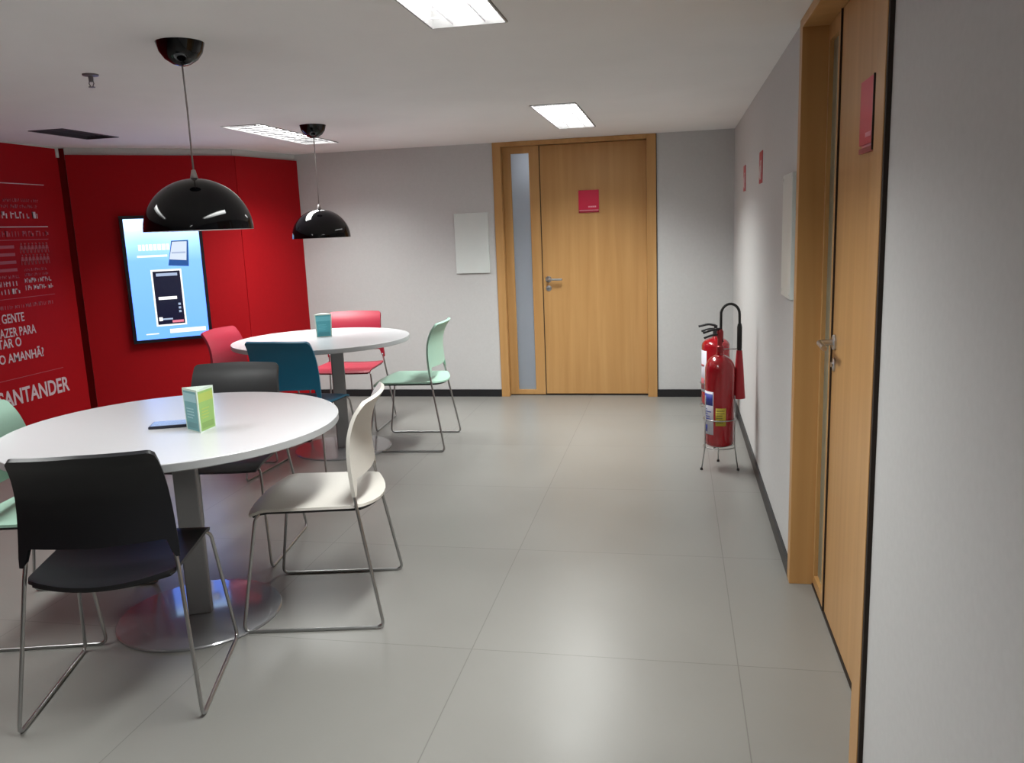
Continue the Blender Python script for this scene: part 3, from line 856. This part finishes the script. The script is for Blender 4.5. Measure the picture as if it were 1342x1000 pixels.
EX, EY = 0.246, 4.78
r = 0.083
stand(EX, EY, r, 0.135, 'wire stand on three thin legs under the tall front extinguisher', foot=1.42, rot=0.0)
t = thing('fire_extinguisher', 'tall red fire extinguisher with black hose and red horn, in front in the wire stand', 'fire extinguisher', (EX, EY, 0.136))
bm = bmesh.new()
prof = [(0, 0), (r*.8, 0.0), (r*.94, .010), (r, .03)] + [(r, .44)] + [(r*math.cos(a)*.999 if a < 1.35 else 0.02, .44 + .090*math.sin(a)) for a in [k*PI/2/12 for k in range(1, 11)]] + [(0.020, .545), (0, .545)]
lathe(bm, prof, 56); build('cylinder', bm, M_EXT, t, auto=50)
bm = bmesh.new()
lathe(bm, [(0, .545), (.019, .545), (.019, .575), (.014, .58), (.014, .62), (.018, .625), (.018, .66), (.010, .675), (0, .675)], 24)
vb = build('valve', bm, mat('valve_brass_red', (0.30, 0.02, 0.025), 0.35, metal=0.3), t, auto=40)
bm = bmesh.new()
tube(bm, fillet([(0.0, -.005, .675), (-.045, -.01, .672), (-.095, -.015, .655)], .02), .0075, 8)
build('squeeze_lever', bm, M_BLACK, t, smooth=True); bm = bmesh.new()
tube(bm, fillet([(0.0, -.005, .645), (-.05, -.01, .640), (-.090, -.015, .625)], .02), .0065, 8)
build('carry_handle', bm, M_BLACK, t, smooth=True)
HX, HY = .108, .03
bm = bmesh.new()
arc = [(0.012, 0, .600), (0.004, 0, .66), (.004, .002, .73)] 
for k in range(1, 14):
    a = PI - k * PI / 13
    arc.append((.055 + .052 * math.cos(a), .002 + k * .002, .752 + .062 * math.sin(a)))
arc += [(HX, HY, .70), (HX, HY, .66)]
tube(bm, arc, .0075, 10); build('hose', bm, M_RUBBER, t, smooth=True)
bm = bmesh.new(); lathe(bm, [(0, .545), (.011, .545), (.014, .56), (.014, .68), (.010, .70), (0, .70)], 20, c=(HX, HY, 0))
build('horn_grip', bm, M_RUBBER, t, auto=40)
bm = bmesh.new(); lathe(bm, [(0, .547), (.016, .547), (.020, .50), (.030, .36), (.036, .27), (.033, .27), (.027, .36), (0, .40)], 28, c=(HX, HY, 0))
build('horn', bm, mat('horn_red', (0.40, 0.02, 0.03), 0.4), t, auto=50)
bm = bmesh.new(); tube(bm, [(r*.85, .02, .40), (HX - .02, HY, .40)], .004, 8); tube(bm, [(.015, 0, .56), (HX, HY, .555)], .003, 6)
build('horn_clip', bm, M_CHROME, t, smooth=True)
# labels: the camera is towards -y, so the visible half is around angle 270 degrees
aL = math.radians(205); 
bm = bmesh.new(); cyl_patch(bm, r, math.radians(188), math.radians(243), .075, .325)
lb = build('label_sheet', bm, mat('label_white', (0.62, 0.62, 0.70), 0.5), t, smooth=True); lb['label'] = 'white and blue label'
bm = bmesh.new(); cyl_patch(bm, r + .001, math.radians(192), math.radians(240), .245, .312)
cyl_patch(bm, r + .001, math.radians(192), math.radians(214), .090, .130)
for k in range(6): cyl_patch(bm, r + .001, math.radians(196), math.radians(200 + random.randint(10, 34)), .150 + k*.014, .155 + k*.014)
build('label_print', bm, mat('label_blue', (0.035, 0.05, 0.32), 0.5), lb, smooth=True)
bm = bmesh.new(); cyl_patch(bm, r, math.radians(252), math.radians(292), .130, .232)
ly = build('inspection_tag', bm, mat('label_yellow', (0.52, 0.40, 0.04), 0.5), t, smooth=True); ly['label'] = 'yellow inspection label'
bm = bmesh.new()
for k in range(6): cyl_patch(bm, r + .001, math.radians(255), math.radians(270 + random.randint(4, 18)), .145 + k*.014, .149 + k*.014)
build('tag_print', bm, mat('tag_olive', (0.16, 0.13, 0.02), 0.5), ly, smooth=True)

BX, BY = 0.279, 6.02
r2 = 0.098
stand(BX, BY, r2, 0.105, 'low wire stand under the rear extinguisher near the back wall', foot=1.05, rot=math.radians(30), up=.2)
t = thing('fire_extinguisher', 'shorter red fire extinguisher with a white label, standing behind the tall one', 'fire extinguisher', (BX, BY, 0.106))
bm = bmesh.new()
prof = [(0, 0), (r2*.85, 0), (r2*.96, .008), (r2, .025), (r2, .43)] + [(r2*math.cos(a), .43 + .06*math.sin(a)) for a in [k*PI/2/12 for k in range(1, 11)]] + [(.022, .492), (.022, .51), (0, .51)]
lathe(bm, prof, 56); build('cylinder', bm, M_EXT, t, auto=50)
bm = bmesh.new(); lathe(bm, [(0, .51), (.020, .51), (.020, .545), (.012, .55), (.012, .575), (0, .575)], 20)
build('valve', bm, M_BLACK, t, auto=40)
bm = bmesh.new()
tube(bm, fillet([(.0, 0, .572), (-.05, -.01, .585), (-.12, -.02, .57)], .02), .008, 8); build('squeeze_lever', bm, M_BLACK, t, smooth=True); bm = bmesh.new(); tube(bm, fillet([(0, 0, .55), (-.05, -.01, .55), (-.10, -.02, .535)], .02), .007, 8)
build('carry_handle', bm, M_BLACK, t, smooth=True)
bm = bmesh.new(); tube(bm, [(.0, .01, .54), (.03, .06, .53), (.04, r2 + .012, .46), (.04, r2 + .014, .25), (.04, r2 + .012, .12)], .008, 8)
build('hose', bm, M_RUBBER, t, smooth=True)
bm = bmesh.new(); cyl_patch(bm, r2, math.radians(180), math.radians(228), .10, .40)
lb = build('label_sheet', bm, MATS['label_white'], t, smooth=True); lb['label'] = 'white label'
bm = bmesh.new(); cyl_patch(bm, r2 + .001, math.radians(180), math.radians(215), .12, .20)
cyl_patch(bm, r2 + .001, math.radians(180), math.radians(215), .285, .300)
build('label_print', bm, mat('label_rose', (0.45, 0.12, 0.14), 0.5), lb, smooth=True)

# ------------------------------------------------------------------ unseen lights added beyond the doors, world, camera
def area(name, loc, sx, sy, e, col=(1, 1, 1), spread=180):
    la = bpy.data.lights.new(name, 'AREA'); la.shape = 'RECTANGLE'; la.size = sx; la.size_y = sy; la.energy = e; la.color = col
    la.spread = math.radians(spread)
    o = bpy.data.objects.new(name, la); COL.objects.link(o); o.location = loc; return o
area('back_glass_fill', (-1.0, YB + 1.05, H - 0.02), 0.9, 0.12, 2.7, (0.93, 0.96, 1.0))  # unseen light added to brighten the back door glass, most towards its top
area('side_glass_fill', (XR + 0.8, 2.7, H - 0.02), 0.3, 0.6, 2.0, (1.0, 0.98, 0.9))  # unseen light added behind the side door glass

w = bpy.data.worlds.new('room_world'); scene.world = w; w.use_nodes = True
w.node_tree.nodes['Background'].inputs['Color'].default_value = (0.02, 0.02, 0.022, 1)
w.node_tree.nodes['Background'].inputs['Strength'].default_value = 0.3

F, PITCH, YAW, ROLL, CH = 1082.866, 0.1840, -0.1993, -0.0390, 1.4185
fwd = Vector((math.sin(YAW)*math.cos(PITCH), math.cos(YAW)*math.cos(PITCH), -math.sin(PITCH)))
right = Vector((math.cos(YAW), -math.sin(YAW), 0)); up = right.cross(fwd)
r2_ = right * math.cos(ROLL) + up * math.sin(ROLL); u2_ = up * math.cos(ROLL) - right * math.sin(ROLL)
cd = bpy.data.cameras.new('camera'); cd.sensor_width = 36; cd.lens = F / 1342 * 36; cd.clip_start = 0.05
cam = bpy.data.objects.new('camera', cd); COL.objects.link(cam)
cam.matrix_world = Matrix(((r2_.x, u2_.x, -fwd.x, 0), (r2_.y, u2_.y, -fwd.y, 0), (r2_.z, u2_.z, -fwd.z, CH), (0, 0, 0, 1)))
scene.camera = cam

vs = scene.view_settings
scene.display_settings.display_device = 'sRGB'
vs.view_transform = 'Standard'; vs.look = 'None'; vs.gamma = 1.0; vs.exposure = 0.0; vs.use_curve_mapping = False
scene.cycles.max_bounces = 8; scene.cycles.diffuse_bounces = 5
scene.cycles.use_denoising = True
